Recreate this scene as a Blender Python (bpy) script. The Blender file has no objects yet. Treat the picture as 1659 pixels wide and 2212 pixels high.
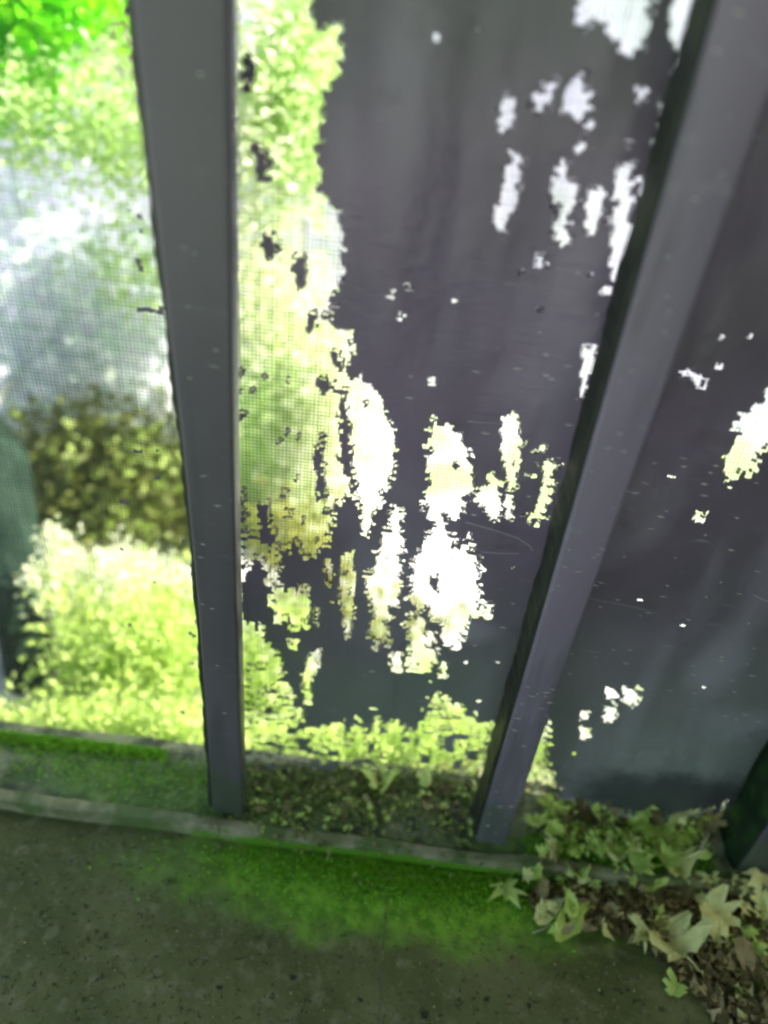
import bpy, bmesh, math, random
import numpy as np
from mathutils import Vector, Matrix
random.seed(7); rng = np.random.default_rng(7)
S = bpy.context.scene; C = S.collection

# ------------------------------------------------------------------ camera
FPX, CX, CY = 1662., 829.5, 1106.          # photograph measured on a 1659 x 2212 copy
d = np.array([-256, -2248, -FPX]); d /= np.linalg.norm(d); UP = -d
v = np.array([0, 0, -1.]); FW = v - UP * v.dot(UP); FW /= np.linalg.norm(FW); RT = np.cross(FW, UP)
M = np.array([RT, FW, UP]); CAM = np.array([0, 0, 1.])
cd = bpy.data.cameras.new('camera'); cam = bpy.data.objects.new('camera', cd); C.objects.link(cam); S.camera = cam
m4 = Matrix.Identity(4)
for i in range(3):
    for j in range(3): m4[i][j] = M[i][j]
m4[2][3] = 1.0
cam.matrix_world = m4
cd.sensor_fit = 'VERTICAL'; cd.sensor_height = 24; cd.lens = FPX / 2212 * 24
cd.clip_start = .02; cd.clip_end = 500
cd.dof.use_dof = True; cd.dof.focus_distance = .86; cd.dof.aperture_fstop = .9
S.cycles.filter_width = 2.6
S.render.resolution_x, S.render.resolution_y = 768, 1024

# ------------------------------------------------------------------ light
w = bpy.data.worlds.new('World'); S.world = w; w.use_nodes = True
nt = w.node_tree; bg = nt.nodes['Background']; sk = nt.nodes.new('ShaderNodeTexSky')
sk.sky_type = 'NISHITA'; sk.sun_disc = False
SUN_EL = 48; SV = np.array([1., -.02]); SV /= np.linalg.norm(SV)
sk.sun_elevation = math.radians(SUN_EL); sk.sun_rotation = math.atan2(SV[0], SV[1])
sk.dust_density = 3.0; sk.ozone_density = 1.0
nt.links.new(sk.outputs[0], bg.inputs[0]); bg.inputs[1].default_value = .15
sl = bpy.data.lights.new('sun', 'SUN'); sl.energy = 4.0; sl.angle = math.radians(.6); sl.color = (1, .95, .86)
so = bpy.data.objects.new('sun', sl); C.objects.link(so)
sd = Vector((SV[0] * math.cos(math.radians(SUN_EL)), SV[1] * math.cos(math.radians(SUN_EL)), math.sin(math.radians(SUN_EL))))
so.rotation_euler = sd.to_track_quat('Z', 'Y').to_euler()
S.view_settings.view_transform = 'Standard'; S.view_settings.look = 'None'
S.view_settings.exposure = 1.95; S.view_settings.gamma = 1

# ------------------------------------------------------------------ helpers
def at(px, py, y=None, z=None):
    r = M @ np.array([px - CX, -(py - CY), -FPX])
    return CAM + r * (y / r[1] if y is not None else (z - 1.) / r[2])
def proj(P):
    c = (P - CAM) @ M
    return CX + FPX * c[..., 0] / -c[..., 2], CY - FPX * c[..., 1] / -c[..., 2]
def tag(o, label=None, cat=None, group=None, kind=None):
    if label: o['label'] = label
    if cat: o['category'] = cat
    if group: o['group'] = group
    if kind: o['kind'] = kind
    return o
def empty(name, loc=(0, 0, 0)):
    o = bpy.data.objects.new(name, None); C.objects.link(o); o.location = loc; o.empty_display_size = .05; return o
def link(name, me, mat, parent=None, world=True, smooth=False):
    """geometry is given in world coordinates; stored relative to the parent"""
    o = bpy.data.objects.new(name, me); C.objects.link(o)
    if mat and not me.materials: me.materials.append(mat)
    if parent is not None:
        o.parent = parent
        if world:
            pl = Vector((0, 0, 0)); q = parent
            while q: pl += q.location; q = q.parent
            me.transform(Matrix.Translation(-pl))
    if smooth:
        me.polygons.foreach_set('use_smooth', [True] * len(me.polygons))
    return o
def mesh(name, V, Fc):
    me = bpy.data.meshes.new(name); me.from_pydata([tuple(map(float, p)) for p in V], [], [tuple(map(int, q)) for q in Fc]); me.update(); return me
def bmesh_me(name, bm):
    me = bpy.data.meshes.new(name); bm.to_mesh(me); bm.free(); return me
def box(bm, x0, x1, y0, y1, z0, z1, bev=0, seg=2):
    r = bmesh.ops.create_cube(bm, size=1)
    for q in r['verts']:
        q.co = Vector(((x0 + x1) / 2 + q.co.x * (x1 - x0), (y0 + y1) / 2 + q.co.y * (y1 - y0), (z0 + z1) / 2 + q.co.z * (z1 - z0)))
    if bev:
        es = list({e for q in r['verts'] for e in q.link_edges})
        bmesh.ops.bevel(bm, geom=es, offset=bev, segments=seg, affect='EDGES', profile=.5)
def tube(pts, rad, n=7):
    pts = [Vector(p) for p in pts]; V = []; Fc = []
    for i, p in enumerate(pts):
        t = (pts[min(i + 1, len(pts) - 1)] - pts[max(i - 1, 0)]).normalized()
        a = t.cross(Vector((0, 0, 1)) if abs(t.z) < .9 else Vector((1, 0, 0))).normalized(); b = t.cross(a)
        r = rad[i] if hasattr(rad, '__len__') else rad
        for k in range(n):
            an = 2 * math.pi * k / n; V.append(p + (a * math.cos(an) + b * math.sin(an)) * r)
    for i in range(len(pts) - 1):
        for k in range(n):
            k2 = (k + 1) % n; Fc.append((i * n + k, i * n + k2, (i + 1) * n + k2, (i + 1) * n + k))
    Fc.append(tuple(range(n))[::-1]); Fc.append(tuple((len(pts) - 1) * n + k for k in range(n)))
    return V, Fc
def smoothnoise(n0, n1, c0, c1, seed):
    """value noise on an n0 x n1 grid with cells c0, c1"""
    r = np.random.default_rng(seed); g = r.random((int(n0 / c0) + 3, int(n1 / c1) + 3))
    i = np.arange(n0) / c0; j = np.arange(n1) / c1; i0 = i.astype(int); j0 = j.astype(int)
    fi = (i - i0)[:, None]; fj = (j - j0)[None]; fi = fi * fi * (3 - 2 * fi); fj = fj * fj * (3 - 2 * fj)
    a = g[np.ix_(i0, j0)]; b = g[np.ix_(i0 + 1, j0)]; c_ = g[np.ix_(i0, j0 + 1)]; d_ = g[np.ix_(i0 + 1, j0 + 1)]
    return (a * (1 - fi) + b * fi) * (1 - fj) + (c_ * (1 - fi) + d_ * fi) * fj

# ------------------------------------------------------------------ materials
class Mat:
    def __init__(s, name, rough=.8, spec=.3):
        s.m = bpy.data.materials.new(name); s.m.use_nodes = True; s.t = s.m.node_tree
        s.b = s.t.nodes['Principled BSDF']; s.out = s.t.nodes['Material Output']
        s.b.inputs['Roughness'].default_value = rough; s.b.inputs['Specular IOR Level'].default_value = spec
        s.co = s.t.nodes.new('ShaderNodeNewGeometry').outputs['Position']
        s.geo = s.co.node
    def n(s, t, **k):
        q = s.t.nodes.new(t)
        for a, b in k.items(): setattr(q, a, b)
        return q
    def L(s, a, b): s.t.links.new(a, b)
    def vec(s, scale):
        q = s.n('ShaderNodeMapping'); q.inputs['Scale'].default_value = scale; s.L(s.co, q.inputs[0]); return q.outputs[0]
    def noise(s, scale=10, detail=4, vec=(1, 1, 1), rough=.55, dist=0):
        q = s.n('ShaderNodeTexNoise'); s.L(s.vec(vec), q.inputs['Vector']); q.inputs['Scale'].default_value = scale
        q.inputs['Detail'].default_value = detail; q.inputs['Roughness'].default_value = rough; q.inputs['Distortion'].default_value = dist
        return q.outputs['Fac']
    def ramp(s, f, a, b, lo=0., hi=1.):
        q = s.n('ShaderNodeMapRange'); q.interpolation_type = 'SMOOTHSTEP'; s.L(f, q.inputs[0]); q.inputs[1].default_value = a; q.inputs[2].default_value = b
        q.inputs[3].default_value = lo; q.inputs[4].default_value = hi; return q.outputs[0]
    def mix(s, f, a, b):
        q = s.n('ShaderNodeMix', data_type='RGBA')
        if isinstance(f, (int, float)): q.inputs[0].default_value = f
        else: s.L(f, q.inputs[0])
        for i, c in ((6, a), (7, b)):
            if isinstance(c, tuple): q.inputs[i].default_value = (*c, 1)
            else: s.L(c, q.inputs[i])
        return q.outputs[2]
    def math(s, op, a, b):
        q = s.n('ShaderNodeMath', operation=op)
        for i, c in enumerate((a, b)):
            if isinstance(c, (int, float)): q.inputs[i].default_value = c
            else: s.L(c, q.inputs[i])
        return q.outputs[0]
    def blob(s, p, r, soft=.6):
        """1 inside an ellipsoid-shaped patch anchored at world point p, ragged by noise"""
        q = s.n('ShaderNodeVectorMath', operation='SUBTRACT'); s.L(s.co, q.inputs[0]); q.inputs[1].default_value = p
        q2 = s.n('ShaderNodeVectorMath', operation='DIVIDE'); s.L(q.outputs[0], q2.inputs[0]); q2.inputs[1].default_value = r
        q3 = s.n('ShaderNodeVectorMath', operation='LENGTH'); s.L(q2.outputs[0], q3.inputs[0])
        return s.ramp(s.math('ADD', q3.outputs['Value'], s.math('MULTIPLY', s.math('SUBTRACT', s.noise(22, 5), .5), 1.1)), 1 + soft / 2, 1 - soft / 2)
    def color(s, c):
        if isinstance(c, tuple): s.b.inputs['Base Color'].default_value = (*c, 1)
        else: s.L(c, s.b.inputs['Base Color'])
    def bump(s, f, dist=.002, strength=.6):
        q = s.n('ShaderNodeBump'); s.L(f, q.inputs['Height']); q.inputs['Distance'].default_value = dist; q.inputs['Strength'].default_value = strength
        s.L(q.outputs[0], s.b.inputs['Normal'])
def leafmat(name, c1, c2, trans=.45, dirt=None, rough=.5):
    k = Mat(name, rough, .4)
    r = k.geo.outputs['Random Per Island']
    c = k.mix(r, c1, c2); c = k.mix(k.ramp(k.noise(60, 3), .45, .75, 0, .5), c, dirt or c2); k.color(c)
    t = k.n('ShaderNodeBsdfTranslucent'); k.L(c, t.inputs[0])
    mx = k.n('ShaderNodeMixShader'); mx.inputs[0].default_value = trans
    k.L(k.b.outputs[0], mx.inputs[1]); k.L(t.outputs[0], mx.inputs[2]); k.L(mx.outputs[0], k.out.inputs[0])
    return k.m

MOSS = (.085, .22, .010); MOSS2 = (.18, .38, .025)
YSF = .577
# paving concrete
k = Mat('damp_concrete', .75, .25)
c = k.mix(k.ramp(k.noise(7, 6), .3, .7), (.066, .082, .020), (.130, .142, .048))
c = k.mix(k.ramp(k.noise(40, 5), .5, .72, 0, .7), c, (.18, .185, .09))
c = k.mix(k.ramp(k.noise(170, 3, (1, 1, 1)), .60, .70, 0, .7), c, (.16, .17, .11))
pit = k.math('MAXIMUM', k.ramp(k.noise(38, 2, (1, 1.3, 1), .4), .29, .23), k.math('MULTIPLY', k.ramp(k.noise(110, 4, (1, 1.2, 1), .6), .39, .31), .7))
c = k.mix(k.math('MULTIPLY', pit, .85), c, (.012, .014, .007))
ms = k.math('MAXIMUM', k.blob((.06, .535, -.03), (.29, .062, .05), 1.0), k.math('MULTIPLY', k.blob((.16, .53, -.03), (.2, .055, .05)), .6))
c = k.mix(ms, c, k.mix(k.ramp(k.noise(60, 4), .35, .65), MOSS, MOSS2))
k.color(c); k.bump(k.math('ADD', k.noise(90, 6), k.math('MULTIPLY', pit, -1.2)), .003, .8); CONC = k.m
# sill concrete: paler, greener
k = Mat('sill_concrete', .7, .3)
c = k.mix(k.ramp(k.noise(9, 5), .35, .65), (.12, .155, .07), (.22, .25, .13))
c = k.mix(k.ramp(k.noise(26, 6), .42, .62), c, (.045, .06, .03))
ms = k.math('MAXIMUM', k.blob((-.22, .64, 0), (.24, .045, .06)), k.math('MAXIMUM', k.blob((-.44, .685, 0), (.16, .02, .05)), k.blob((.36, .60, 0), (.2, .03, .06))))
c = k.mix(k.math('MULTIPLY', ms, .8), c, k.mix(k.ramp(k.noise(60, 4), .35, .65), (.05, .12, .015), (.11, .21, .03)))
k.color(c); k.bump(k.noise(110, 6), .002, .7); SILL = k.m
k = Mat('worn_edge', .6, .3)
c = k.mix(k.ramp(k.noise(30, 5), .35, .65), (.15, .17, .07), (.28, .28, .15)); c = k.mix(k.ramp(k.noise(14, 4), .45, .6, 0, .8), c, (.06, .12, .02)); c = k.mix(k.blob((.05, YSF, -.016), (.28, .03, .012)), c, (.09, .24, .01))
k.color(c); k.bump(k.noise(120, 5), .002, .9); EDGE = k.m
# powder coated posts
def postmat(name, a, b, hi):
    k = Mat(name, .42, .45)
    c = k.mix(k.ramp(k.noise(5, 4, (1, 1, .6)), .3, .7), a, b)
    c = k.mix(k.ramp(k.noise(60, 4, (.35, 1, 1)), .60, .74, 0, .35), c, hi)
    c = k.mix(k.ramp(k.noise(160, 2, (.18, 1, 1)), .70, .76, 0, .6), c, (.3, .31, .27))
    c = k.mix(k.ramp(k.noise(26, 5, (1, 1, .12)), .52, .72, 0, .5), c, (.045, .05, .042))
    gr = k.blob((0, .6, 0), (5, 1, .09)); c = k.mix(k.math('MULTIPLY', gr, .6), c, (.05, .085, .04))
    k.color(c); k.bump(k.noise(200, 3), .0004, .5); return k.m
POST = postmat('grey_painted_metal', (.080, .074, .080), (.10, .094, .10), (.15, .16, .15))
POST2 = postmat('lavender_grey_painted_metal', (.165, .140, .178), (.200, .172, .215), (.25, .25, .25))
k = Mat('shade_black', .6, .3); k.color(k.mix(k.noise(40), (.008, .01, .007), (.025, .03, .018))); k.bump(k.noise(80), .002); SHADE = k.m  # near-black standing in for the shade along the posts
k = Mat('moss_coat', .85, .2); k.color(k.mix(k.ramp(k.noise(24, 5), .4, .7), (.008, .022, .006), (.02, .055, .01))); k.bump(k.noise(60, 5), .003); MCOAT = k.m
# wire + film
k = Mat('dark_wire', .5, .4); k.color(k.mix(k.ramp(k.noise(30, 3), .4, .6), (.035, .036, .034), (.07, .075, .065))); WIRE = k.m
k = Mat('grimy_film', .38, .45)
lav = k.ramp(k.co.node.outputs['Position'] and k.noise(3.2, 3, (1, 1, .8)), .35, .7)
c = k.mix(lav, (.100, .084, .102), (.186, .142, .200))
sep = k.n('ShaderNodeSeparateXYZ'); k.L(k.co, sep.inputs[0])
low = k.ramp(k.math('ADD', sep.outputs['Z'], k.math('MULTIPLY', k.math('SUBTRACT', k.noise(5, 3), .5), .35)), .50, .16)
c = k.mix(k.math('MULTIPLY', low, .85), c, (.150, .178, .140))  # greenish lower film, its colour raised to offset the weak light there
dusty_haze = k.ramp(k.noise(4.5, 5, (1.6, 1, .8), .5, .8), .50, .78, 0, .6); c = k.mix(dusty_haze, c, (.24, .225, .25))  # milky lavender haze painted into the film colour
sm = k.math('MULTIPLY', k.blob((.13, .69, .80), (.035, .3, .12), 1.6), .35); c = k.mix(sm, c, (.27, .23, .28))  # tall lavender highlight smear painted into the film colour
rc = k.math('MULTIPLY', k.blob((.50, .69, .14), (.16, .3, .08), 1.4), .30); c = k.mix(rc, c, (.17, .21, .17))
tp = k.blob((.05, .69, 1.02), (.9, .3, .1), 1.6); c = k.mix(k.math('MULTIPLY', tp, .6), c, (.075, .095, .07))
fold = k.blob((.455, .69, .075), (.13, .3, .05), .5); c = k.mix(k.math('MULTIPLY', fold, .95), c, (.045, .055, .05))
for bp, br, bf in (((.43, .69, .32), (.03, .3, .05), .35), ((.50, .69, .22), (.05, .3, .03), .3), ((.36, .69, .25), (.014, .3, .09), .28), ((.08, .69, .12), (.07, .3, .02), .4), ((.12, .69, .33), (.03, .3, .02), .4), ((-.02, .69, .93), (.02, .3, .06), .25)):
    c = k.mix(k.math('MULTIPLY', k.blob(bp, br, 1.4), bf), c, (.34, .33, .36))
rust = k.ramp(k.noise(17, 3), .62, .75, 0, .35); c = k.mix(rust, c, (.075, .06, .058))
lint = k.ramp(k.noise(150, 2, (.12, 1, 1)), .70, .76, 0, .35); c = k.mix(lint, c, (.3, .31, .28))
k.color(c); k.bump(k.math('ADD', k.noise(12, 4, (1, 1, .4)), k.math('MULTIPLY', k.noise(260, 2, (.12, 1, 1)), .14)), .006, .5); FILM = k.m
k = Mat('dust_strand', .7); k.color((.32, .31, .33)); STRAND = k.m
k = Mat('fleck', .7); k.color(k.mix(k.noise(30), (.42, .46, .3), (.6, .6, .55))); FLECK = k.m
# background
k = Mat('pale_render', .9, .2)
c = k.mix(k.ramp(k.noise(3, 5), .35, .7), (.78, .70, .86), (.90, .86, .92)); c = k.mix(k.ramp(k.noise(2.2, 6, (1, 1, .45)), .52, .66, 0, .4), c, (.52, .46, .68))
c = k.mix(k.ramp(k.noise(4, 4, (1, 1, .7)), .5, .7, 0, .4), c, (.42, .56, .38)); c = k.mix(k.math('MULTIPLY', k.blob((-1.0, 2.5, .1), (.6, .5, .6), 1.2), .10), c, (.24, .27, .27)); k.color(c); k.bump(k.noise(40, 6), .006, .6); WALL = k.m
k = Mat('pale_gravel', .9, .2)
c = k.mix(k.ramp(k.noise(5, 5), .35, .65), (.44, .45, .44), (.66, .67, .64)); c = k.mix(k.ramp(k.noise(3.2, 5), .44, .60, 0, .8), c, (.26, .38, .08))
c = k.mix(k.ramp(k.noise(90, 2), .4, .6, 0, .3), c, (.3, .3, .27)); k.color(c); k.bump(k.noise(90, 4), .01, .8); GRAV = k.m
k = Mat('dark_soil', .9, .2); k.color(k.mix(k.ramp(k.noise(50, 5), .35, .65), (.012, .012, .005), (.05, .045, .02))); k.bump(k.noise(60, 6), .01, .9); SOIL = k.m
k = Mat('mossy_bark', .85, .2); k.color(k.mix(k.ramp(k.noise(14, 5, (1, 1, .4)), .4, .6), (.006, .018, .010), (.016, .036, .022))); k.bump(k.noise(40, 5, (1, 1, .3)), .01, .8); BARK = k.m
k = Mat('pale_bark', .85, .2); k.color(k.mix(k.ramp(k.noise(20, 5, (1, 1, .4)), .4, .6), (.22, .24, .17), (.42, .44, .36))); STEM = k.m
k = Mat('blocker_concrete', .85, .2); k.color(k.mix(k.noise(3, 5), (.22, .24, .2), (.32, .33, .29))); k.bump(k.noise(20, 5), .004); BLOCKER = k.m
k = Mat('dark_stone', .8, .3); k.color(k.mix(k.noise(12, 5), (.03, .036, .032), (.07, .08, .07))); k.bump(k.noise(30, 5), .01); STONE = k.m
k = Mat('silver_bark', .8); k.color((.62, .66, .66)); PBARK = k.m
LIME = leafmat('lime_leaf', (.44, .64, .09), (.66, .78, .26), .55, (.76, .82, .52))
PALE = leafmat('pale_lime_leaf', (.64, .74, .36), (.80, .80, .66), .55, (.7, .72, .6))
VIVID = leafmat('vivid_green_leaf', (.16, .72, .006), (.34, .80, .012), .65, (.50, .80, .04))
SOFT = leafmat('soft_lime_leaf', (.42, .62, .14), (.64, .80, .40), .55, (.80, .84, .68))
MINT = leafmat('mint_leaf', (.66, .80, .68), (.80, .76, .88), .55, (.84, .86, .86))
OLIVE = leafmat('olive_leaf', (.10, .125, .02), (.20, .23, .04), .4, (.03, .04, .015))
MOSSO = leafmat('olive_moss', (.10, .16, .03), (.22, .30, .06), .3, (.30, .36, .12))
MOSSM = leafmat('moss_blade', (.14, .40, .006), (.28, .60, .02), .45, (.26, .45, .06))
DRY = {
 'cream': leafmat('cream_dry_leaf', (.60, .66, .20), (.76, .78, .34), .25, (.38, .34, .14), .6),
 'green': leafmat('yellow_green_leaf', (.50, .70, .10), (.66, .80, .24), .35, (.34, .46, .07), .5),
 'tan': leafmat('tan_dry_leaf', (.26, .22, .08), (.40, .35, .15), .2, (.09, .06, .02), .6),
 'brown': leafmat('brown_dry_leaf', (.075, .065, .018), (.17, .145, .045), .15, (.035, .03, .010), .7),
}

# ------------------------------------------------------------------ ground, sill, paving
YS, ZP, YM = .577, -.022, .70           # sill front, paving level, plane of the mesh
bm = bmesh.new(); bmesh.ops.create_grid(bm, x_segments=2, y_segments=2, size=150)
for q in bm.verts: q.co.z = -.30
tag(link('garden_ground', bmesh_me('garden_ground', bm), GRAV), kind='structure')
pav = empty('pavement', (0, 0, ZP)); tag(pav, kind='structure')
def slab(pts, name='paving_slab'):
    bm = bmesh.new(); vs = [bm.verts.new((x, y, ZP)) for x, y in pts]; f = bm.faces.new(vs)
    if f.normal.z < 0: f.normal_flip()
    r = bmesh.ops.extrude_face_region(bm, geom=[f])
    for e in r['geom']:
        if isinstance(e, bmesh.types.BMVert): e.co.z -= .06
    bmesh.ops.recalc_face_normals(bm, faces=bm.faces)
    top = [e for e in bm.edges if all(abs(q.co.z - ZP) < 1e-5 for q in e.verts)]
    bmesh.ops.bevel(bm, geom=top, offset=.0009, segments=2, affect='EDGES')
    return link(name, bmesh_me(name, bm), CONC, pav)
SX = .062
slab([(-1.19, -1.5), (SX - .0006, -1.5), (SX - .0006, YS + .014), (-1.19, YS + .014)])
edge = [at(px, py, z=ZP)[:2] for px, py in [(1120, 1935), (1165, 1955), (1250, 1985), (1350, 2015), (1430, 2050), (1490, 2095), (1530, 2150), (1548, 2212), (1560, 2300)]]
slab([(SX + .0006, -1.5), (.43, -1.5)] + [tuple(p) for p in edge[::-1]] + [(edge[0][0] - .01, YS + .014), (SX + .0006, YS + .014)])
bm = bmesh.new(); box(bm, SX - .0004, SX + .0004, -1.5, YS - .005, ZP - .03, ZP - .0004)
k = Mat('joint_mortar', .9); k.color((.20, .22, .12)); link('joint', bmesh_me('joint', bm), k.m, pav)
# soil bed beside the slab, bumpy
nx, ny = 60, 90; xs = np.linspace(.20, 1.19, nx); ys = np.linspace(-1.5, YS - .002, ny); hn = smoothnoise(nx, ny, 4, 4, 3) * .02 + smoothnoise(nx, ny, 1.5, 1.5, 4) * .012
V = [(x, y, ZP - .040 + hn[i, j] * min(1, max(.15, (x - .2) * 6))) for i, x in enumerate(xs) for j, y in enumerate(ys)]
Fc = [(i * ny + j, (i + 1) * ny + j, (i + 1) * ny + j + 1, i * ny + j + 1) for i in range(nx - 1) for j in range(ny - 1)]
tag(link('soil_bed', mesh('soil_bed', V, Fc), SOIL, smooth=True), kind='structure')
sill = empty('sill', (0, .66, 0)); tag(sill, kind='structure')
def sill_piece(name, y0, y1, z1, mat, bev, dy=0):
    n = 120; bm = bmesh.new(); box(bm, -1.19, 1.19, y0, y1, -.31, z1, bev, 4)
    bmesh.ops.bisect_plane  # noqa
    for i in range(1, n):
        x = -1.19 + 2.38 * i / n
        bmesh.ops.bisect_plane(bm, geom=bm.verts[:] + bm.edges[:] + bm.faces[:], plane_co=(x, 0, 0), plane_no=(1, 0, 0))
    for q in bm.verts:
        q.co.z += .0012 * math.sin(q.co.x * 31) + random.uniform(-.0007, .0007) if q.co.z > -.2 else 0
        if q.co.y < y0 + .02: q.co.y += .0016 * math.sin(q.co.x * 23 + 1) + random.uniform(-.0006, .0006)
        if q.co.x < .05 and q.co.y < y0 + .02: q.co.y += dy * (0.05 - q.co.x)
    return link(name, bmesh_me(name, bm), mat, sill, smooth=True)
sill_piece('edge_strip', YS, YS + .018, .004, EDGE, .005, .02)
sill_piece('sill_top', YS + .0205, .718, -.001, SILL, .002)

# ------------------------------------------------------------------ posts
def make_post(label, x, w, mat, dpt=.05, y0=.606, shade_side=None, speck=60, moss=False, lean=.75, sw=.007):
    t = empty('fence_post', (x, y0 + dpt / 2, 0)); tag(t, label, 'post', 'posts of the fence')
    bm = bmesh.new(); box(bm, x - w / 2, x + w / 2, y0, y0 + dpt, .0005, 1.62, .0035, 3)
    for z in (.2, .4, .6, .8, 1.0, 1.2, 1.4):
        bmesh.ops.bisect_plane(bm, geom=bm.verts[:] + bm.edges[:] + bm.faces[:], plane_co=(0, 0, z), plane_no=(0, 0, 1))
    for q in bm.verts: q.co.x = x + (q.co.x - x) * (1 + max(0, q.co.z - .5) * (lean if q.co.x < x else .75))
    link('shaft', bmesh_me('shaft', bm), mat, t, smooth=True)
    if shade_side:  # dark strip added for the shade along the post edge
        V = []; Fc = []; n = 160; s = shade_side
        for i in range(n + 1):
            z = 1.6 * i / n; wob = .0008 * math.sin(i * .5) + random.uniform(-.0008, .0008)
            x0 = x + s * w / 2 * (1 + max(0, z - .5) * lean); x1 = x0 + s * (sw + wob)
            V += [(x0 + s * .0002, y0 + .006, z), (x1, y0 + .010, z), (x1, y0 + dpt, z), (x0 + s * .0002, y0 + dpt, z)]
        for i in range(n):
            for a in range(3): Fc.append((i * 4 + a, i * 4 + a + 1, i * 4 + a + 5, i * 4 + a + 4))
        link('shade_strip', mesh('shade_strip', V, Fc), SHADE, t)
    if moss:
        V = []; Fc = []; n = 60
        for i in range(n + 1):
            z = .002 + 1.5 * i / n
            for j in range(7): V.append((x - w / 2 * (1 + max(0, z - .55) * .75) - .0015 - .003 * random.random() - (.004 if 0 < j < 6 else 0), y0 + .002 + (dpt - .004) * j / 6, z))
        for i in range(n):
            for j in range(6): a = i * 7 + j; Fc.append((a, a + 1, a + 8, a + 7))
        link('moss_coat', mesh('moss_coat', V, Fc), MCOAT, t, smooth=True)
    V = []; Fc = []
    for i in range(speck):        # pale slivers of dried grass stuck to the paint
        z = random.uniform(.02, 1.0) ** 1.1; L = random.uniform(.003, .010); h = random.uniform(.0002, .0006); xx = x + random.uniform(-.5, .5) * w * .9
        b = len(V); yy = y0 - .0006; tl = random.uniform(-.15, .15) * L
        V += [(xx - L / 2, yy, z - tl), (xx, yy - .0008, z - h), (xx + L / 2, yy, z + tl), (xx, yy - .0008, z + h), (xx, yy + .0008, z)]
        Fc += [(b, b + 1, b + 3), (b + 1, b + 2, b + 3), (b, b + 4, b + 1), (b + 1, b + 4, b + 2), (b, b + 3, b + 4), (b + 3, b + 2, b + 4)]
    tag(link('dried_slivers', mesh('dried_slivers', V, Fc), FLECK, t), kind='stuff')
    return t
make_post('dark grey upright metal post between the open bay and the torn bay, left of centre', -.170, .043, POST, .03, shade_side=-1, speck=14, lean=1.7)
make_post('lavender grey metal post leaning across the picture between the two large dark film sheets', .2015, .042, POST2, .055, shade_side=-1, speck=46, sw=.004, lean=.3)
make_post('grey metal post with a mossy green side, beside the leaf heap at the right edge', .571, .044, POST, .085, moss=True, speck=10)
make_post('grey metal post just beyond the left edge, past the leafy open bay', -.575, .055, POST, speck=8)

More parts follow.
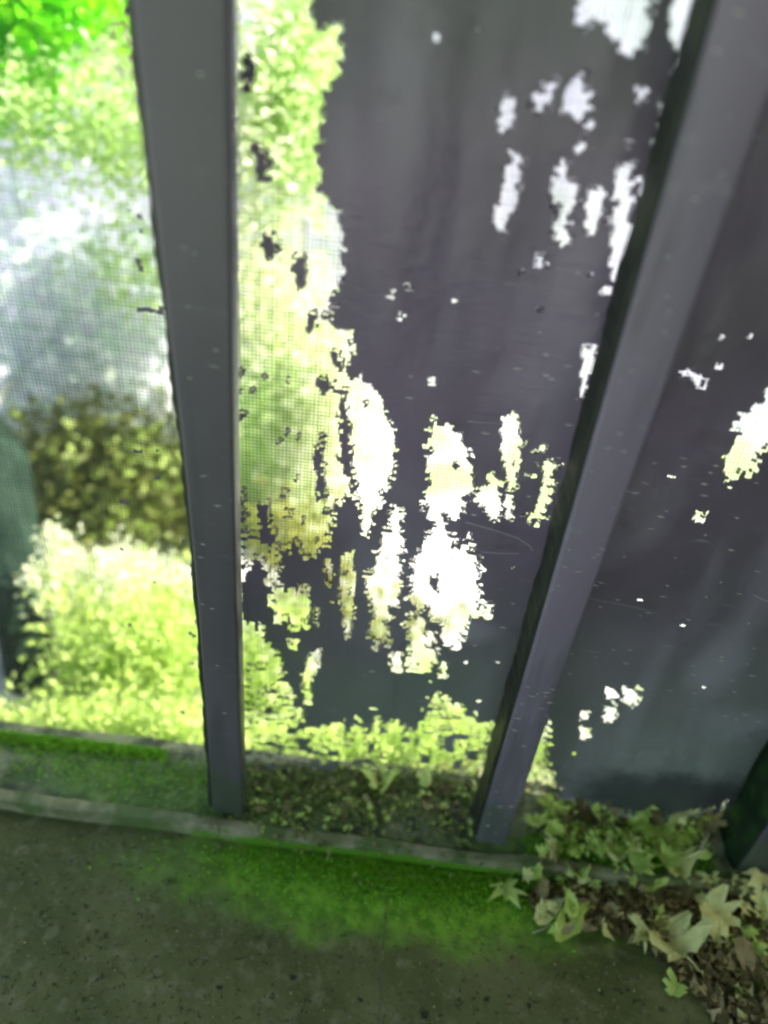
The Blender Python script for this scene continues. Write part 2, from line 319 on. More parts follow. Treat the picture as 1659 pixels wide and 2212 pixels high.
# ------------------------------------------------------------------ mesh screens with torn film
P = .0040
OPEN = [  # openings in the film, outlined on the 1659 x 2212 copy
 [(400,-60),(668,-60),(690,40),(745,60),(742,160),(708,185),(696,300),(690,400),(742,440),(748,590),(722,610),(728,770),(812,812),(858,920),(850,1005),(818,1085),(796,1130),(772,1065),(762,940),(742,862),(738,960),(756,1010),(760,1060),(722,1080),(716,1185),(690,1160),(672,1190),(640,1140),(622,1180),(590,1120),(560,1190),(545,1160),(528,1050),(400,1050)],
 [(528,1040),(556,1080),(560,1130),(590,1160),(600,1230),(590,1250),(560,1200),(528,1240)],
 [(600,1150),(612,1200),(612,1250),(640,1260),(676,1265),(672,1330),(620,1330),(592,1300),(590,1180)],
 [(645,1240),(672,1240),(676,1310),(640,1330)],
 [(700,1190),(726,1200),(722,1250),(706,1240)],
 [(740,1180),(768,1176),(772,1260),(764,1330),(752,1376),(744,1330),(732,1260)],
 [(680,1290),(694,1290),(694,1330),(680,1330)],
 [(795,1240),(820,1170),(838,1130),(850,1062),(876,1066),(868,1140),(872,1220),(866,1300),(840,1310),(846,1370),(812,1380),(800,1340)],
 [(780,1095),(808,1100),(800,1150),(786,1140)],
 [(845,1390),(868,1390),(870,1430),(846,1430)],
 [(905,1100),(924,1030),(928,890),(948,890),(950,905),(985,905),(1010,960),(1024,1010),(1020,1060),(990,1120),(960,1100),(945,1118),(920,1090)],
 [(1026,1040),(1056,1012),(1086,1040),(1084,1090),(1050,1118),(1030,1080)],
 [(1082,905),(1092,880),(1116,882),(1128,950),(1120,1010),(1108,1060),(1108,1110),(1086,1110),(1092,1020),(1078,960)],
 [(1160,1060),(1176,990),(1200,985),(1190,1050),(1178,1115),(1138,1122)],
 [(882,1300),(896,1200),(916,1160),(926,1120),(950,1100),(975,1130),(990,1190),(1010,1140),(1022,1190),(1040,1200),(1038,1290),(1012,1330),(990,1384),(965,1384),(948,1330),(925,1300),(900,1310)],
 [(880,1310),(925,1330),(950,1390),(925,1440),(880,1420)],
 [(948,1420),(968,1418),(968,1450),(950,1450)], [(956,1470),(972,1480),(968,1500)],
 [(1040,1285),(1066,1290),(1060,1320),(1030,1315)],
 [(528,1310),(560,1330),(604,1390),(620,1440),(640,1500),(700,1545),(735,1540),(800,1560),(812,1520),(832,1520),(832,1560),(870,1540),(900,1560),(920,1500),(945,1470),(970,1500),(1000,1500),(1010,1540),(1062,1545),(1040,1720),(400,1720),(400,1310)],
 [(660,1500),(655,1440),(672,1390),(696,1380),(690,1430),(676,1450),(678,1500)],
 [(622,1360),(650,1355),(644,1380),(624,1378)],
 [(770,1530),(782,1530),(782,1560),(768,1560)],
 # top right bright openings
 [(1236,-60),(1302,-60),(1300,40),(1250,60),(1240,50)], [(1290,-60),(1400,-60),(1396,60),(1372,110),(1350,140),(1322,100),(1300,60)],
 [(1440,-60),(1530,-60),(1500,60),(1484,130),(1470,205),(1446,200),(1440,100)],
 [(1414,214),(1446,214),(1440,270),(1424,300),(1420,340),(1396,340),(1410,280)],
 [(1078,200),(1112,200),(1110,284),(1076,284)], [(1140,196),(1202,180),(1190,228),(1146,240)],
 [(1210,225),(1220,200),(1240,150),(1264,148),(1262,220),(1270,284),(1248,284),(1240,250),(1204,240)], [(1232,310),(1258,310),(1256,330),(1234,330)],
 [(1366,190),(1392,190),(1388,222),(1368,222)],
 [(1100,325),(1128,320),(1118,430),(1108,470),(1090,472),(1088,495),(1062,495),(1070,420),(1084,400),(1092,350)],
 [(1196,350),(1216,350),(1236,380),(1252,380),(1246,430),(1236,470),(1220,530),(1196,530),(1190,440),(1186,420)],
 [(1270,406),(1306,400),(1296,450),(1284,500),(1258,498)],
 [(1336,350),(1362,345),(1360,440),(1352,540),(1338,600),(1308,604),(1316,500),(1318,420)], [(1366,440),(1380,370),(1410,352),(1392,420),(1384,470),(1366,500),(1350,490)],
 [(1340,310),(1366,312),(1366,320),(1340,320)], [(1148,545),(1176,545),(1174,568),(1150,568)], [(1306,470),(1340,450),(1330,480),(1306,486)],
 [(838,616),(860,616),(860,632),(840,632)], [(873,606),(894,606),(893,620),(874,620)], [(862,660),(880,660),(880,676),(862,676)],
 [(1286,616),(1330,608),(1326,634),(1290,634)], [(1250,740),(1286,730),(1280,790),(1262,848),(1244,840),(1252,790)], [(925,806),(945,806),(944,818),(926,818)],
 [(1146,955),(1180,950),(1178,968),(1150,970)],
 [(726,690),(764,700),(772,735),(764,770),(748,778),(730,740)],
 # right bay
 [(1700,770),(1656,815),(1620,860),(1576,900),(1588,925),(1566,960),(1546,1034),(1566,1028),(1586,1010),(1612,1008),(1640,965),(1700,930)],
 [(1462,784),(1490,786),(1488,804),(1462,802)], [(1490,798),(1516,798),(1514,824),(1490,822)], [(1492,1088),(1518,1088),(1516,1112),(1494,1110)],
 [(1346,1470),(1374,1468),(1378,1500),(1356,1512),(1340,1500)], [(1302,1478),(1330,1478),(1328,1500),(1304,1500)], [(1304,1516),(1330,1508),(1330,1540),(1300,1546)],
 [(1252,1526),(1272,1526),(1272,1542),(1252,1542)], [(1250,1556),(1272,1556),(1270,1578),(1250,1576)],
 [(1118,1540),(1178,1535),(1185,1640),(1210,1690),(1300,1700),(1420,1712),(1560,1700),(1700,1640),(1700,1760),(1100,1760)],
]
HOLES = [  # islands of film left inside the openings
 [(528,125),(550,120),(552,185),(530,190)],[(556,315),(580,315),(582,382),(558,385)],[(572,498),(600,498),(602,550),(576,555)],[(640,548),(662,545),(666,600),(650,630),(640,600)],
 [(672,660),(690,665),(690,700),(674,700)],[(668,20),(700,10),(720,50),(690,62)],[(735,850),(748,850),(758,960),(768,1000),(745,1010)],[(718,745),(736,745),(738,772),(720,776)],
 [(682,960),(700,940),(702,1060),(690,1080)],[(958,1575),(980,1570),(982,1592),(962,1596)],[(566,1080),(586,1070),(592,1150),(570,1160)],[(692,812),(722,800),(718,830),(696,838)],
 [(655,1500),(680,1500),(690,1540),(664,1545)],[(930,1240),(944,1220),(946,1262),(934,1268)],
]
def inpoly(px, py, poly):
    r = np.zeros(px.shape, bool); n = len(poly)
    for i in range(n):
        x1, y1 = poly[i]; x2, y2 = poly[(i + 1) % n]
        if y1 == y2: continue
        cnd = ((y1 > py) != (y2 > py)) & (px < (x2 - x1) * (py - y1) / (y2 - y1) + x1); r ^= cnd
    return r
def sag(px, py):
    u = np.clip((px - 1165) / 470, 0, 1); s_ = np.clip((py - 1545) / 130, 0, 1)
    return .030 * np.sin(np.pi * u) ** .8 * (s_ * s_ * (3 - 2 * s_)) 
def screen(label, x0, x1, mode, seed, ztop=1.56):
    nx, nz = int((x1 - x0) / P), int(ztop / P); t = empty('mesh_screen', ((x0 + x1) / 2, YM, 0)); tag(t, label, 'screen', 'mesh screens between the posts')
    r = np.random.default_rng(seed)
    V = []; Fc = []; h = .00013 if mode == 'open' else .00019                                  # wires: square section
    for i in range(nx + 1):
        x = x0 + i * P; b = len(V); a = h * (1 + .35 * math.sin(i * 1.7)); dx = .0004 * math.sin(i * 2.3)
        V += [(x + dx + sx * a, YM + sy * h, z) for z in (.002, ztop) for sx, sy in ((-1, -1), (1, -1), (1, 1), (-1, 1))]
        Fc += [(b + q, b + (q + 1) % 4, b + 4 + (q + 1) % 4, b + 4 + q) for q in range(4)]
    for j in range(1, nz + 1):
        z = j * P; b = len(V); a = h * (1 + .35 * math.sin(j * 2.1))
        V += [(x, YM + .0007 + sy * h, z + sz * a) for x in (x0, x1) for sy, sz in ((-1, -1), (1, -1), (1, 1), (-1, 1))]
        Fc += [(b + q, b + (q + 1) % 4, b + 4 + (q + 1) % 4, b + 4 + q) for q in range(4)]
    tag(link('woven_wire', mesh('woven_wire', V, Fc), WIRE, t), kind='stuff')
    # film over the wire, missing where the picture looks through
    X = x0 + (np.arange(nx) + .5) * P; Z = (np.arange(nz) + .5) * P; XX, ZZ = np.meshgrid(X, Z, indexing='ij')
    px, py = proj(np.stack([XX, np.full_like(XX, YM), ZZ], -1))
    jx = (smoothnoise(nx, nz, 6, .9, seed + 1) - .5) * 34 + (r.random((nx, nz)) - .5) * 5; jy = (smoothnoise(nx, nz, 1.3, 7, seed + 2) - .5) * 58
    if mode == 'open':
        film = ((smoothnoise(nx, nz, 5, 1.2, seed + 3) > .90) & (r.random((nx, nz)) < .5)) & (px > 260)
        film |= (px > 312 + py * .088 + jx * .6) & (r.random((nx, nz)) < .75)
    else:
        op = np.zeros_like(px, bool)
        for pl in OPEN:
            xs_, ys_ = [p[0] for p in pl], [p[1] for p in pl]; small = (max(xs_) - min(xs_)) < 60; s = .22 if small else .7
            op |= inpoly(px + jx * s, py + jy * s, pl)
        for pl in HOLES: op &= ~inpoly(px + jx * .3, py + jy * .3, pl)
        film = ~op
        # ragged scraps inside the openings
        sc = (smoothnoise(nx, nz, 3, .9, seed + 5) > .86) & (smoothnoise(nx, nz, 12, 12, seed + 6) > .5); film |= sc & op & (py > 380) & (r.random((nx, nz)) < .6)
        film |= (smoothnoise(nx, nz, 4, 2, seed + 9) > .72) & (py > 1440) & (py < 1640) & (px > 528) & (px < 1060)
        # short horizontal slits
        for q in range(30 if mode == 'right' else 50):
            i = r.integers(0, nx - 6); j = r.integers(2, int(1.02 / P)); L = r.integers(1, 4)
            if mode != 'right' and px[i, j] < 780 and r.random() < .8: continue
            if r.random() < .75: L = 1
            if r.random() < .45: continue
            film[i:i + L, j] = False
    gx, gz = np.meshgrid(x0 + np.arange(nx + 1) * P, np.arange(nz + 1) * P, indexing='ij'); gpx, gpy = proj(np.stack([gx, np.full_like(gx, YM), gz], -1)); sg = sag(gpx, gpy) if mode == 'right' else gpx * 0
    vid = -np.ones((nx + 1, nz + 1), int); V = []; Fc = []
    wv = (smoothnoise(nx + 1, nz + 1, 34, 90, seed + 7) - .5) * .016 + (smoothnoise(nx + 1, nz + 1, 12, 30, seed + 8) - .5) * .006 + (smoothnoise(nx + 1, nz + 1, 4, 9, seed + 11) - .5) * .0012
    I, J = np.nonzero(film)
    def vt(i, j):
        if vid[i, j] < 0:
            vid[i, j] = len(V); V.append((x0 + i * P, YM - .0030 - .011 - wv[i, j] - sg[i, j] if mode != 'open' else YM - .0015, j * P + .001)); jit = r.uniform(-.42, .42, 2) * P; V[-1] = (V[-1][0] + jit[0], V[-1][1], V[-1][2] + jit[1])
        return vid[i, j]
    for i, j in zip(I, J): Fc.append((vt(i, j), vt(i + 1, j), vt(i + 1, j + 1), vt(i, j + 1)))
    if mode != 'open':      # frayed rims: cells beside the film are partly closed
        nb = np.zeros_like(film); nb[1:] |= film[:-1]; nb[:-1] |= film[1:]; nb[:, 1:] |= film[:, :-1]; nb[:, :-1] |= film[:, 1:]
        I, J = np.nonzero(nb & ~film)
        for i, j in zip(I, J):
            if r.random() < .25: continue
            yb = YM - .006 - sg[i, j]
            xa, za = x0 + i * P, j * P; f1, f2 = r.uniform(.15, .8, 2); sd = []
            if i > 0 and film[i - 1, j]: sd.append([(xa - .001, za), (xa + P * f1, za + P * .1), (xa + P * f2, za + P * .9), (xa - .001, za + P)])
            if i < nx - 1 and film[i + 1, j]: sd.append([(xa + P + .001, za + P), (xa + P - P * f1, za + P * .9), (xa + P - P * f2, za + P * .1), (xa + P + .001, za)])
            if j > 0 and film[i, j - 1]: sd.append([(xa, za - .001), (xa + P, za - .001), (xa + P * .9, za + P * f1), (xa + P * .1, za + P * f2)])
            if j < nz - 1 and film[i, j + 1]: sd.append([(xa + P, za + P + .001), (xa, za + P + .001), (xa + P * .1, za + P - P * f1), (xa + P * .9, za + P - P * f2)])
            for q in sd:
                b = len(V); V += [(a_, yb - (.004 if t_ in (0, 3) else 0), c_) for t_, (a_, c_) in enumerate(q)]; Fc.append((b, b + 1, b + 2, b + 3))
    nm = 'torn_film' if mode != 'open' else 'film_scraps'
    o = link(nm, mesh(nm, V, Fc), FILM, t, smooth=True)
    if mode == 'open': o['kind'] = 'stuff'
    return t
screen('mostly open wire mesh screen with leafy garden showing through, left of the left post', -.5545, -.182, 'open', 11)
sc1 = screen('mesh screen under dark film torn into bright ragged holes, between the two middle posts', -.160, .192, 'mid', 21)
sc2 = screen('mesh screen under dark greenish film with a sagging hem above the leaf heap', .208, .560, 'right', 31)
def chaff(n, box_, par, seed):
    r = np.random.default_rng(seed); V = []; Fc = []
    for _ in range(n):
        c0 = at(r.uniform(box_[0], box_[2]), r.uniform(box_[1], box_[3]), y=YM - .028); L = r.uniform(.0015, .006); h = r.uniform(.0003, .0009); tl = r.uniform(-.2, .1) * L; b = len(V)
        for dx_, dy_, dz_ in ((-L, 0, -tl), (0, -.0008, -h), (L, 0, tl), (0, -.0008, h), (0, .0008, 0)): V.append(c0 + np.array([dx_, dy_, dz_]))
        Fc += [(b, b + 1, b + 3), (b + 1, b + 2, b + 3), (b, b + 4, b + 1), (b + 1, b + 4, b + 2), (b, b + 3, b + 4), (b + 3, b + 2, b + 4)]
    tag(link('caught_chaff', mesh('caught_chaff', V, Fc), FLECK, par), kind='stuff')
chaff(70, (1180, 1000, 1640, 1560), sc2, 61); chaff(40, (760, 700, 1250, 1500), sc1, 62); chaff(26, (1200, 350, 1480, 1000), sc1, 63)
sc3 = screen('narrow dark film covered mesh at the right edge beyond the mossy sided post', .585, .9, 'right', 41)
# dusty strands on the film
def strand(pts, y, rad, par):
    q = [at(a, b, y=y) for a, b in pts]; q = [q[0]] + [(q[i] + q[i + 1]) / 2 for i in range(len(q) - 1)] + [q[-1]]
    V, Fc = tube(q, rad, 5); link('dust_strand', mesh('dust_strand', V, Fc), STRAND, par, smooth=True)
strand([(1005, 1128), (1050, 1140), (1100, 1155), (1142, 1172), (1150, 1190)], YM - .024, .0006, sc1)
strand([(1040, 1192), (1080, 1196), (1120, 1196)], YM - .024, .0005, sc1)
strand([(1010, 910), (1060, 916), (1110, 914)], YM - .024, .0004, sc1)
strand([(1628, 1285), (1660, 1302), (1700, 1312)], YM - .026, .0005, sc2)
strand([(1240, 1290), (1330, 1300), (1420, 1325)], YM - .026, .0004, sc2)
# hem of the sagging film at the foot of the right hand sheet
k = Mat('pale_hem', .5, .4); k.color(k.mix(k.ramp(k.noise(40, 4, (.5, 1, 1)), .4, .6), (.10, .12, .11), (.30, .34, .30)))
hem = []
for i in range(40):
    x_ = 1192 + i * 9.5; y_ = 1684 + 22 * math.sin(math.pi * i / 46) + 3 * math.sin(i * .9); p = at(x_, y_, y=YM); p[1] = YM - .0145 - sag(np.array(x_), np.array(y_)); hem.append(p)
Vt, Ft = tube(hem, [.0006 + .0013 * abs(math.sin(i * .35 + .4 * math.sin(i))) for i in range(40)], 6)
link('hem', mesh('hem', Vt, Ft), k.m, sc2, smooth=True)

# ------------------------------------------------------------------ leaves
def leaf_cloud(name, cen_fn, n, size, mat, parent, seed, up=.3):
    r = np.random.default_rng(seed); pts = cen_fn(r, n); V = np.zeros((n, 5, 3)); a = r.random(n) * 6.283; dr = np.stack([np.cos(a), np.sin(a), r.normal(0, .5, n)], -1); dr /= np.linalg.norm(dr, axis=1)[:, None]
    nn = r.normal(0, 1, (n, 3)); nn[:, 2] += up; nn -= dr * (nn * dr).sum(1)[:, None]; nn /= np.linalg.norm(nn, axis=1)[:, None]; sd_ = np.cross(dr, nn)
    L = size * (.6 + .8 * r.random(n))[:, None]; W = L * .32
    V[:, 0] = pts - dr * L * .5; V[:, 1] = pts + sd_ * W + nn * L * .12; V[:, 2] = pts + dr * L * .6 - nn * L * .15; V[:, 3] = pts - sd_ * W + nn * L * .12; V[:, 4] = pts
    F_ = np.array([[0, 4, 1], [1, 4, 2], [2, 4, 3], [3, 4, 0]])[None] + (np.arange(n) * 5)[:, None, None]
    me = bpy.data.meshes.new(name); me.from_pydata(V.reshape(-1, 3).tolist(), [], F_.reshape(-1, 3).tolist()); me.update()
    return link(name, me, mat, parent)
def region(rects, y0, y1, clump=.03, holes=0.):
    """points filling the volume seen through outline rects (x0,y0,x1,y1,weight) between the depths y0 and y1, gathered in clumps"""
    def f(r, n):
        W = np.array([q[4] if len(q) > 4 else 1. for q in rects]); W = W / W.sum(); nc = max(30, n // 45); cc = []
        for _ in range(nc):
            q = rects[r.choice(len(rects), p=W)]; a, b = r.normal(0, .5, 2).clip(-1, 1)
            cc.append(at((q[0] + q[2]) / 2 + a * (q[2] - q[0]) / 2, (q[1] + q[3]) / 2 + b * (q[3] - q[1]) / 2, y=r.uniform(y0, y1)))
        cc = np.array(cc); return cc[r.integers(0, nc, n)] + r.normal(0, clump, (n, 3))
    return f
GZ = -.30
def bush(label, root, parts, stems, cat='bush', group=None, name='leafy_bush'):
    t = empty(name, root); tag(t, label, cat, group)
    for i, (nm, rects, y0, y1, n, size, mat, cl) in enumerate(parts):
        leaf_cloud(nm, region(rects, y0, y1, cl), n, size, mat, t, hash((label[:9], i)) % 1 + int(sum(map(ord, label))) + i)
    for q in stems:
        pts = [Vector(root)] + [Vector(at(*p[:2], y=p[2])) for p in q]
        V, Fc = tube(pts, [.012 - .008 * i / (len(pts) - 1) for i in range(len(pts))], 7); link('stem', mesh('stem', V, Fc), STEM, t, smooth=True)
    return t
bush('bright lime green bush low in the open left bay', tuple(at(260, 1640, z=GZ)),
     [('foliage', [(110, 1280, 460, 1600, 1.6), (150, 1260, 470, 1660, 1.3), (100, 1420, 460, 1700, 1.3)], .95, 1.3, 17000, .017, LIME, .03),
      ('lower_foliage', [(-60, 1520, 470, 1640, 1), (200, 1540, 500, 1660, .6)], .78, .92, 7000, .013, LIME, .02),
      ('pale_shoots', [(60, 1160, 150, 1320, .4), (200, 1210, 330, 1320, .7), (30, 1180, 420, 1320, .7)], 1.0, 1.3, 2200, .014, PALE, .018)],
     [[(180, 1400, 1.15), (130, 1220, 1.15)], [(330, 1400, 1.15), (360, 1260, 1.15)]])
bush('dull olive shrub in the open left bay, behind and above the lime bush', tuple(at(250, 1300, z=GZ)),
     [('foliage', [(60, 900, 440, 1250, 1), (180, 930, 430, 1320, 1), (20, 920, 300, 1250, 1)], 1.5, 1.85, 15000, .024, OLIVE, .05),
      ('young_leaves', [(120, 950, 420, 1250, 1)], 1.45, 1.6, 900, .02, LIME, .04)],
     [[(240, 1150, 1.7), (280, 980, 1.7)]], name='olive_shrub')
bush('tall yellow green shrub standing right of the dark left post', tuple(at(600, 1200, z=GZ)),
     [('foliage', [(520, -40, 700, 460, 1.3), (590, 0, 720, 420, 1.), (480, 560, 720, 1080, 1.3), (520, 900, 700, 1150, .8)], 1.6, 1.95, 9500, .022, SOFT, .04),
      ('pale_leaves', [(500, 480, 640, 800, 1.2), (480, 0, 580, 500, .5), (620, 700, 760, 1100, 1.2), (560, 1000, 800, 1300, .6)], 1.5, 1.7, 5200, .022, PALE, .05)],
     [[(600, 1000, 1.75), (610, 600, 1.75), (600, 200, 1.75), (600, -50, 1.75)], [(640, 800, 1.75), (660, 400, 1.75)]], name='tall_shrub')
bush('vivid green leaves hanging at the top left corner', tuple(at(140, 1150, z=GZ)),
     [('foliage', [(-140, -160, 210, 70, 1.6), (-140, -120, 70, 230, 1)], 1.6, 1.85, 5200, .032, VIVID, .05),
      ('pale_tips', [(190, -140, 330, 130, 1)], 2.0, 2.2, 2200, .03, PALE, .05),
      ('olive_leaves', [(150, 130, 330, 420, 1), (-20, 150, 130, 330, .8), (220, 380, 350, 700, .4)], 1.5, 1.7, 2300, .02, SOFT, .04),
      ('mint_leaves', [(-60, 400, 250, 900, 1), (0, 560, 360, 900, 1.2), (160, 520, 380, 880, .6)], 1.75, 2.15, 3000, .045, MINT, .09)],
     [[(-90, 900, 1.9), (-80, 400, 1.9), (-40, 40, 1.8)]], name='climbing_shrub')
bush('low yellow green ground plants at the foot of the torn middle screen', tuple(at(800, 1640, z=GZ)),
     [('foliage', [(530, 1330, 660, 1640, 1), (600, 1540, 1060, 1660, 1.6), (880, 1470, 1060, 1640, 1), (1040, 1560, 1250, 1680, .7)], .98, 1.2, 11000, .016, LIME, .022),
      ('lower_foliage', [(540, 1590, 1100, 1660, 1)], .78, .92, 6000, .012, LIME, .02),
      ('pale_leaves', [(880, 1480, 1040, 1600, 1), (540, 1340, 640, 1500, .8)], .98, 1.1, 900, .016, PALE, .02)],
     [[(820, 1600, 1.08)]], cat='plant', name='ground_plant')
bush('small olive plant seen through the lower finger shaped tears', tuple(at(760, 1450, z=GZ)),
     [('foliage', [(560, 1060, 760, 1340, 1), (720, 1250, 960, 1450, 1)], 1.2, 1.4, 2200, .018, leafmat('yellow_olive_leaf', (.18, .20, .02), (.30, .32, .05), .45, (.4, .45, .1)), .03)],
     [[(740, 1350, 1.3), (700, 1250, 1.3)]], cat='plant', name='ground_plant')
# mossy trunk at the far left
t = empty('tree_trunk', tuple(at(40, 1500, z=GZ))); tag(t, 'dark mossy tree trunk at the left edge behind the open mesh', 'tree')
pts = [at(75, 1590, y=1.0), at(65, 1450, y=1.05), at(35, 1250, y=1.15), at(0, 1000, y=1.3), at(-120, 850, y=1.4), at(-230, 500, y=1.5), at(-330, 100, y=1.6)]
V, Fc = tube(pts, [.05, .05, .055, .06, .066, .06, .055], 18); link('trunk', mesh('trunk', V, Fc), BARK, t, smooth=True)
V, Fc = tube([at(-60, 900, y=1.4), at(30, 820, y=1.8), at(90, 640, y=2.0), at(40, 440, y=2.0), at(20, 320, y=2.0)], [.025, .02, .016, .012, .008], 10); link('limb', mesh('limb', V, Fc), PBARK, t, smooth=True)
# garden wall
gw = empty('garden_wall', (0, 2.5, GZ)); tag(gw, 'pale lavender white rendered garden wall behind the plants', 'wall')
bm = bmesh.new(); box(bm, -4, 4, 2.5, 2.68, GZ - .05, 1.75, .01, 2); link('wall_body', bmesh_me('wall_body', bm), WALL, gw)
bm = bmesh.new(); box(bm, -4.02, 4.02, 2.47, 2.71, 1.753, 1.81, .012, 2); link('coping', bmesh_me('coping', bm), WALL, gw)
# added sun blocker out of view, shading the camera side
sh = empty('sun_blocker', (1.3, 0, GZ)); tag(sh, 'added unseen concrete slab and side panel that shade the paving', 'sun_blocker')
bm = bmesh.new(); box(bm, -1.6, 1.4, -2.6, .668, 1.72, 1.84, .01, 2); link('blocker_top', bmesh_me('blocker_top', bm), BLOCKER, sh)
bm = bmesh.new(); box(bm, 1.2, 1.4, -2.6, .668, -.3, 1.718, .01, 2); link('blocker_side', bmesh_me('blocker_side', bm), BLOCKER, sh)
for x in (-1.55,):
    bm = bmesh.new(); box(bm, x, x + .1, .56, .66, -.3, 1.718, .006, 2); link('blocker_post', bmesh_me('blocker_post', bm), BLOCKER, sh)

# ------------------------------------------------------------------ fallen leaves
def leaf_mesh(kind, seed):
    r = random.Random(seed); out = []
    if kind == 'lobed':
        n = 7
        for i in range(n * 2 + 1):
            a = math.pi * (-.86 + 1.72 * i / (n * 2)); rad = (.5 if i % 2 == 0 else .22) * r.uniform(.6, 1.2) * (1.0 if abs(a) < 2 else .7); out.append((rad * math.sin(a), rad * math.cos(a)))
    elif kind == 'torn':
        n = 22
        for i in range(n):
            a = 2 * math.pi * i / n; out.append(((.50 if i % 3 else .27) * r.uniform(.75, 1.2) * math.sin(a), .38 * r.uniform(.65, 1.25) * math.cos(a)))
    else:
        n = 12
        for i in range(n):
            a = 2 * math.pi * i / n; wv = .26 * r.uniform(.85, 1.15); out.append((wv * math.sin(a) * (1 - .3 * math.cos(a)), .5 * math.cos(a)))
    cu = r.uniform(.5, 1.5) * r.choice([-1, 1, 1]); tw = r.uniform(-1.1, 1.1); V = []; n = len(out)
    hz = lambda x, y: cu * x * x + tw * x * y * .8 + .25 * cu * y * y - .05 * math.exp(-(x * 9) ** 2) + .05 * math.sin(9 * x + 5 * y + seed)
    V.append((0, 0, hz(0, 0)))
    for f_ in (.34, .68, 1.):
        for x, y in out: V.append((x * f_, y * f_, hz(x * f_, y * f_) + (r.uniform(-.07, .07) if f_ == 1 else 0)))
    Fc = []
    for i in range(n):
        j = (i + 1) % n; Fc.append((0, 1 + j, 1 + i)); Fc.append((1 + i, 1 + j, 1 + n + j, 1 + n + i)); Fc.append((1 + n + i, 1 + n + j, 1 + 2 * n + j, 1 + 2 * n + i))
    # short stalk
    b = len(V); yb = -.15
    for q in range(4):
        for s_ in ((-.012, 0), (.012, 0), (0, .018)): V.append((s_[0] + .04 * math.sin(q), yb - q * .13, hz(0, yb) + s_[1] + .02 + q * .02))
    for q in range(3):
        for s_ in range(3): a = b + q * 3; Fc.append((a + s_, a + (s_ + 1) % 3, a + 3 + (s_ + 1) % 3, a + 3 + s_))
    return mesh('leaf', V, Fc)
LM = {(kd, i, c_): None for kd in ('lobed', 'torn', 'oval') for i in range(3) for c_ in DRY}
def fallen(px, py, z, size, kd, col, label, tilt=.35, rz=None, group=None, i=None):
    i = random.randrange(3) if i is None else i
    if LM[(kd, i, col)] is None:
        m_ = leaf_mesh(kd, i * 7 + len(kd)); m_.materials.append(DRY[col]); LM[(kd, i, col)] = m_
    o = bpy.data.objects.new('fallen_leaf', LM[(kd, i, col)]); C.objects.link(o); p = at(px, py, z=z)
    o.location = p; o.scale = (size,) * 3; o.rotation_euler = (random.uniform(-tilt, tilt), random.uniform(-tilt, tilt), random.uniform(0, 6.28) if rz is None else rz)
    tag(o, label, 'leaf', group); return o
PB = 'fallen leaves'
fallen(1095, 1912, ZP + .012, .060, 'lobed', 'green', 'pale green star shaped leaf lying on the moss left of the leaf heap', .15, 2.6, PB, 0)
fallen(1450, 2030, ZP + .020, .088, 'torn', 'cream', 'largest cream dry leaf, ragged, lying on the edge of the paving at right', .3, .5, PB, 1)
fallen(1395, 2012, ZP + .018, .05, 'lobed', 'cream', 'small cream leaf touching the left side of the largest ragged leaf', .4, 1.2, PB, 0)
fallen(1225, 1995, ZP + .015, .062, 'oval', 'green', 'narrow pale green leaf curled on the paving corner below the heap', .3, 2.5, PB, 1)
fallen(1183, 1962, ZP + .016, .052, 'oval', 'cream', 'cream leaf left of the narrow green one at the corner of the slab', .4, 2.4, PB, 2)
fallen(1550, 1970, ZP + .03, .070, 'torn', 'cream', 'long cream leaf slanting over the dark soil below the right hand post', .3, 1.0, PB, 0)
fallen(1640, 1890, ZP + .045, .06, 'lobed', 'cream', 'cream leaf at the right edge beside the foot of the mossy sided post', .4, 1.6, PB, 2)
fallen(1455, 1860, .012, .070, 'torn', 'cream', 'flat tan cream leaf lying on the sill edge against the mossy sided post', .2, .3, PB, 2)
fallen(1385, 1865, .01, .045, 'torn', 'green', 'small yellow green leaf on the sill edge beside the flat cream leaf', .3, 2, PB, 0)
fallen(1420, 1795, .035, .068, 'lobed', 'green', 'large lime leaf standing in the middle of the sill leaf heap', .9, 1.2, PB, 1)
fallen(1350, 1800, .022, .055, 'oval', 'green', 'rounded yellow green leaf left of the large lime leaf on the sill', .7, .2, PB, 0)
fallen(1395, 1745, .05, .06, 'lobed', 'green', 'bright leaf on top of the sill heap just under the sagging film hem', .8, 0, PB, 2)
fallen(1470, 1745, .05, .055, 'torn', 'cream', 'cream leaf on top of the sill heap nearest the right hand post', .8, 1, PB, 0)
fallen(1225, 1695, .015, .06, 'oval', 'cream', 'cream leaf lying against the screen under the left end of the hem', .3, 1.4, PB, 0)
fallen(1250, 1715, .012, .045, 'torn', 'tan', 'tan leaf in front of the cream one under the left end of the hem', .4, 2.4, PB, 0)
fallen(820, 1680, .008, .06, 'torn', 'green', 'wide yellow green leaf on the sill in the middle of the torn bay', .15, .2, PB, 2)
fallen(915, 1670, .010, .045, 'oval', 'green', 'small upright yellow green leaf beside the wide leaf in the torn bay', .6, .1, PB, 0)
fallen(765, 1728, .006, .034, 'lobed', 'green', 'little yellow leaf with a long stalk on the sill in front of the torn bay', .3, 1.9, PB, 0)
fallen(1460, 2135, ZP + .004, .034, 'torn', 'green', 'pale green leaf on the soil at the curved edge of the paving', .4, 2.3, PB, 1)
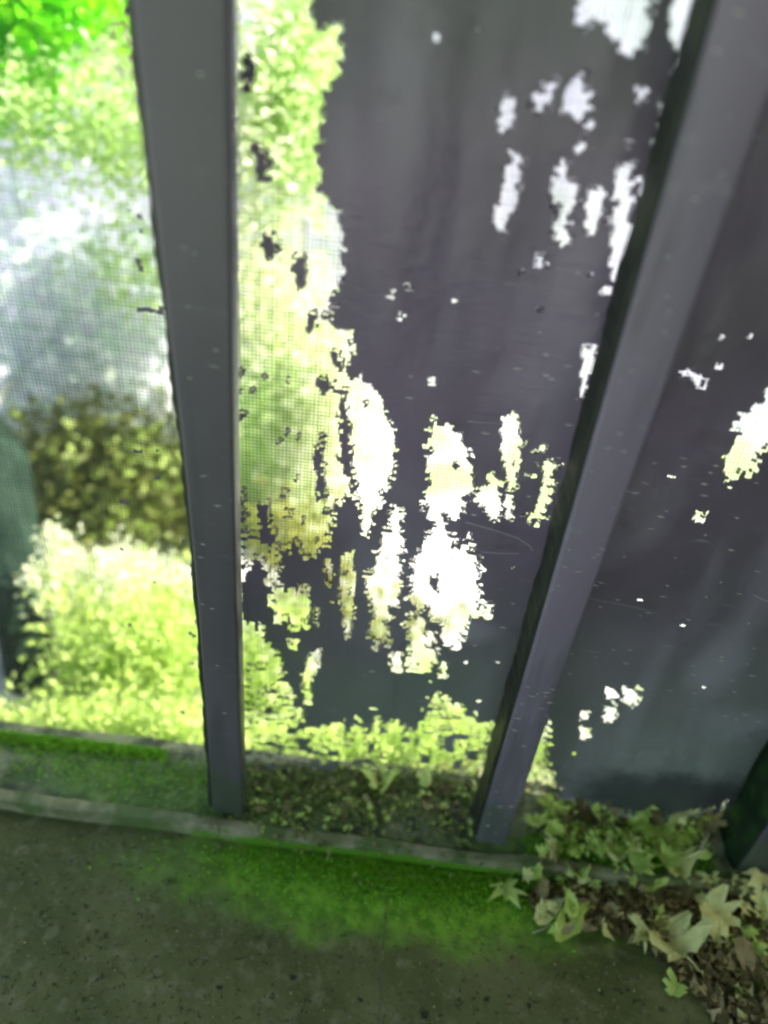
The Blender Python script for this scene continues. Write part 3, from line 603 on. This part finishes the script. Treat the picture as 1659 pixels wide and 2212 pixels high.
def many(n, xr, yr, z0, z1, cols, szs, label, group, tilt=.8):
    for _ in range(n):
        kd_ = random.choice(['lobed', 'torn', 'oval', 'torn']); cl_ = random.choice(cols)
        fallen(random.uniform(*xr), random.uniform(*yr), random.uniform(z0, z1), random.uniform(*szs), kd_, cl_, label.replace('small', 'small ' + {'cream': 'cream', 'green': 'yellow green', 'tan': 'tan', 'brown': 'dark brown'}[cl_] + ' ' + {'lobed': 'lobed', 'torn': 'ragged', 'oval': 'oval'}[kd_], 1), tilt, None, group)
many(48, (1150, 1540), (1725, 1860), .008, .028, ['green', 'green', 'green', 'tan', 'cream', 'green', 'brown'], (.020, .042), 'small leaf heaped on the sill under the sagging hem', 'small leaves heaped on the sill')
many(22, (1230, 1560), (1700, 1790), .02, .05, ['green', 'green', 'cream', 'tan', 'brown'], (.022, .04), 'small leaf high against the foot of the right screen', 'small leaves high in the sill heap')
many(70, (1170, 1655), (1905, 2020), ZP + .002, ZP + .03, ['tan', 'green', 'cream', 'brown', 'green', 'tan', 'cream'], (.018, .040), 'small leaf in dark litter before the big ragged leaf', 'small leaves in the dark litter')
many(34, (1550, 1659), (1990, 2200), ZP - .02, ZP + .02, ['tan', 'brown', 'green', 'brown', 'brown'], (.025, .05), 'small leaf in the lower right corner litter', 'small leaves in the lower right corner')
many(16, (1120, 1540), (1870, 1905), ZP + .012, ZP + .03, ['green', 'cream', 'green'], (.018, .034), 'small leaf spilling over the kerb edge beside the right posts', 'small leaves spilling over the kerb')
many(14, (560, 1000), (1645, 1760), .003, .008, ['tan', 'brown', 'green'], (.012, .026), 'small leaf scrap on the sill before the torn bay', 'leaf scraps on the sill', .4)
# crumbs: uncountable
def crumbs(name, fn, n, size, mat, seed):
    def f(r, m_): return np.array([fn(r) for _ in range(m_)])
    o = leaf_cloud(name, f, n, size, mat, None, seed, up=1.5); tag(o, kind='stuff'); return o
def on(px, py, z): return at(px, py, z=z)
def sillpt(r): return on(r.uniform(530, 1530), 1645 + abs(r.normal(0, 70)), r.uniform(.001, .006))
crumbs('leaf_crumbs', sillpt, 500, .008, DRY['brown'], 1)
crumbs('leaf_crumbs', lambda r: on(r.uniform(540, 1520), 1650 + abs(r.normal(0, 70)), r.uniform(.001, .007)), 420, .008, DRY['tan'], 2)
crumbs('leaf_crumbs', lambda r: on(r.normal(820, 190), 1650 + (r.normal(0, 75) ** 2) ** .5, r.uniform(.001, .006)), 2600, .008, MOSSO, 21)
crumbs('leaf_crumbs', lambda r: on(r.uniform(540, 1100), r.uniform(1650, 1800), r.uniform(.003, .007)), 160, .010, DRY['green'], 22)
crumbs('leaf_crumbs', lambda r: on(r.uniform(1180, 1540), r.uniform(1720, 1850), r.uniform(.002, .02)), 700, .011, DRY['green'], 3)
def rightpt(r):
    x = r.uniform(1150, 1659); y0 = 1925 + max(0, x - 1300) * .0; y1 = np.interp(x, [1150, 1250, 1350, 1430, 1530, 1560, 1659], [1960, 1990, 2020, 2060, 2180, 2212, 2212]); return on(x, r.uniform(1915, y1), ZP + r.uniform(-.02, .012))
crumbs('litter_bed', rightpt, 4200, .014, DRY['brown'], 4)
crumbs('litter_bed', rightpt, 1500, .017, DRY['tan'], 5)
crumbs('litter_bed', rightpt, 320, .018, DRY['cream'], 15)
crumbs('grit', lambda r: on(r.uniform(0, 1500), r.uniform(1800, 2212), ZP + .001), 1200, .0035, DRY['brown'], 6)
crumbs('grit', lambda r: on(r.uniform(0, 1500), r.uniform(1850, 2212), ZP + .001), 150, .003, DRY['tan'], 7)
# moss: uncountable little blades in the corner under the sill edge and along the sill
def mosspt(r):
    x = r.normal(.10, .12); return np.array([x, YS - .006 - abs(r.normal(0, .024)), ZP + r.uniform(0, .005)])
crumbs('moss', mosspt, 5200, .0045, MOSSM, 8)
crumbs('moss', lambda r: np.array([r.uniform(-.5, -.12), r.normal(.655, .018), r.uniform(0, .003)]), 900, .004, MOSSM, 9)
crumbs('moss', lambda r: np.array([r.uniform(-.56, -.28), YM - .004 - abs(r.normal(0, .008)), r.uniform(0, .008)]), 2200, .005, MOSSM, 10)
crumbs('moss', lambda r: np.array([r.uniform(.25, .52), r.normal(.615, .012), r.uniform(0, .005)]), 1300, .0045, MOSSM, 12)
# twigs
def twig(pts, rad, label):
    q = [at(a, b, z=z) for a, b, z in pts]; V, Fc = tube(q, [rad * (1 - .5 * i / len(q)) for i in range(len(q))], 6)
    t = tag(link('twig', mesh('twig', V, Fc), TWIG, smooth=True), label, 'twig', 'twigs among the litter'); return t
k = Mat('pale_twig', .7); k.color(k.mix(k.noise(60), (.3, .27, .15), (.5, .47, .3))); TWIG = k.m
twig([(1532, 1800, .04), (1515, 1830, .03), (1500, 1862, .012)], .0024, 'pale straight twig leaning on the mossy sided post')
twig([(1195, 1947, .0), (1230, 1940, .0), (1275, 1945, ZP + .02)], .0012, 'thin pale twig arching over the litter below the sill edge')
twig([(1150, 2016, ZP + .002), (1175, 2006, ZP + .003), (1210, 1990, ZP + .004)], .0010, 'thin twig on the paving corner beside the narrow green leaf')
twig([(700, 1742, .002), (735, 1738, .003), (760, 1728, .004)], .0008, 'hair thin stalk on the sill in front of the torn bay')
twig([(1380, 2030, ZP + .01), (1480, 2020, ZP + .02), (1600, 2040, ZP + .01)], .0013, 'long thin twig crossing the litter behind the largest ragged leaf')
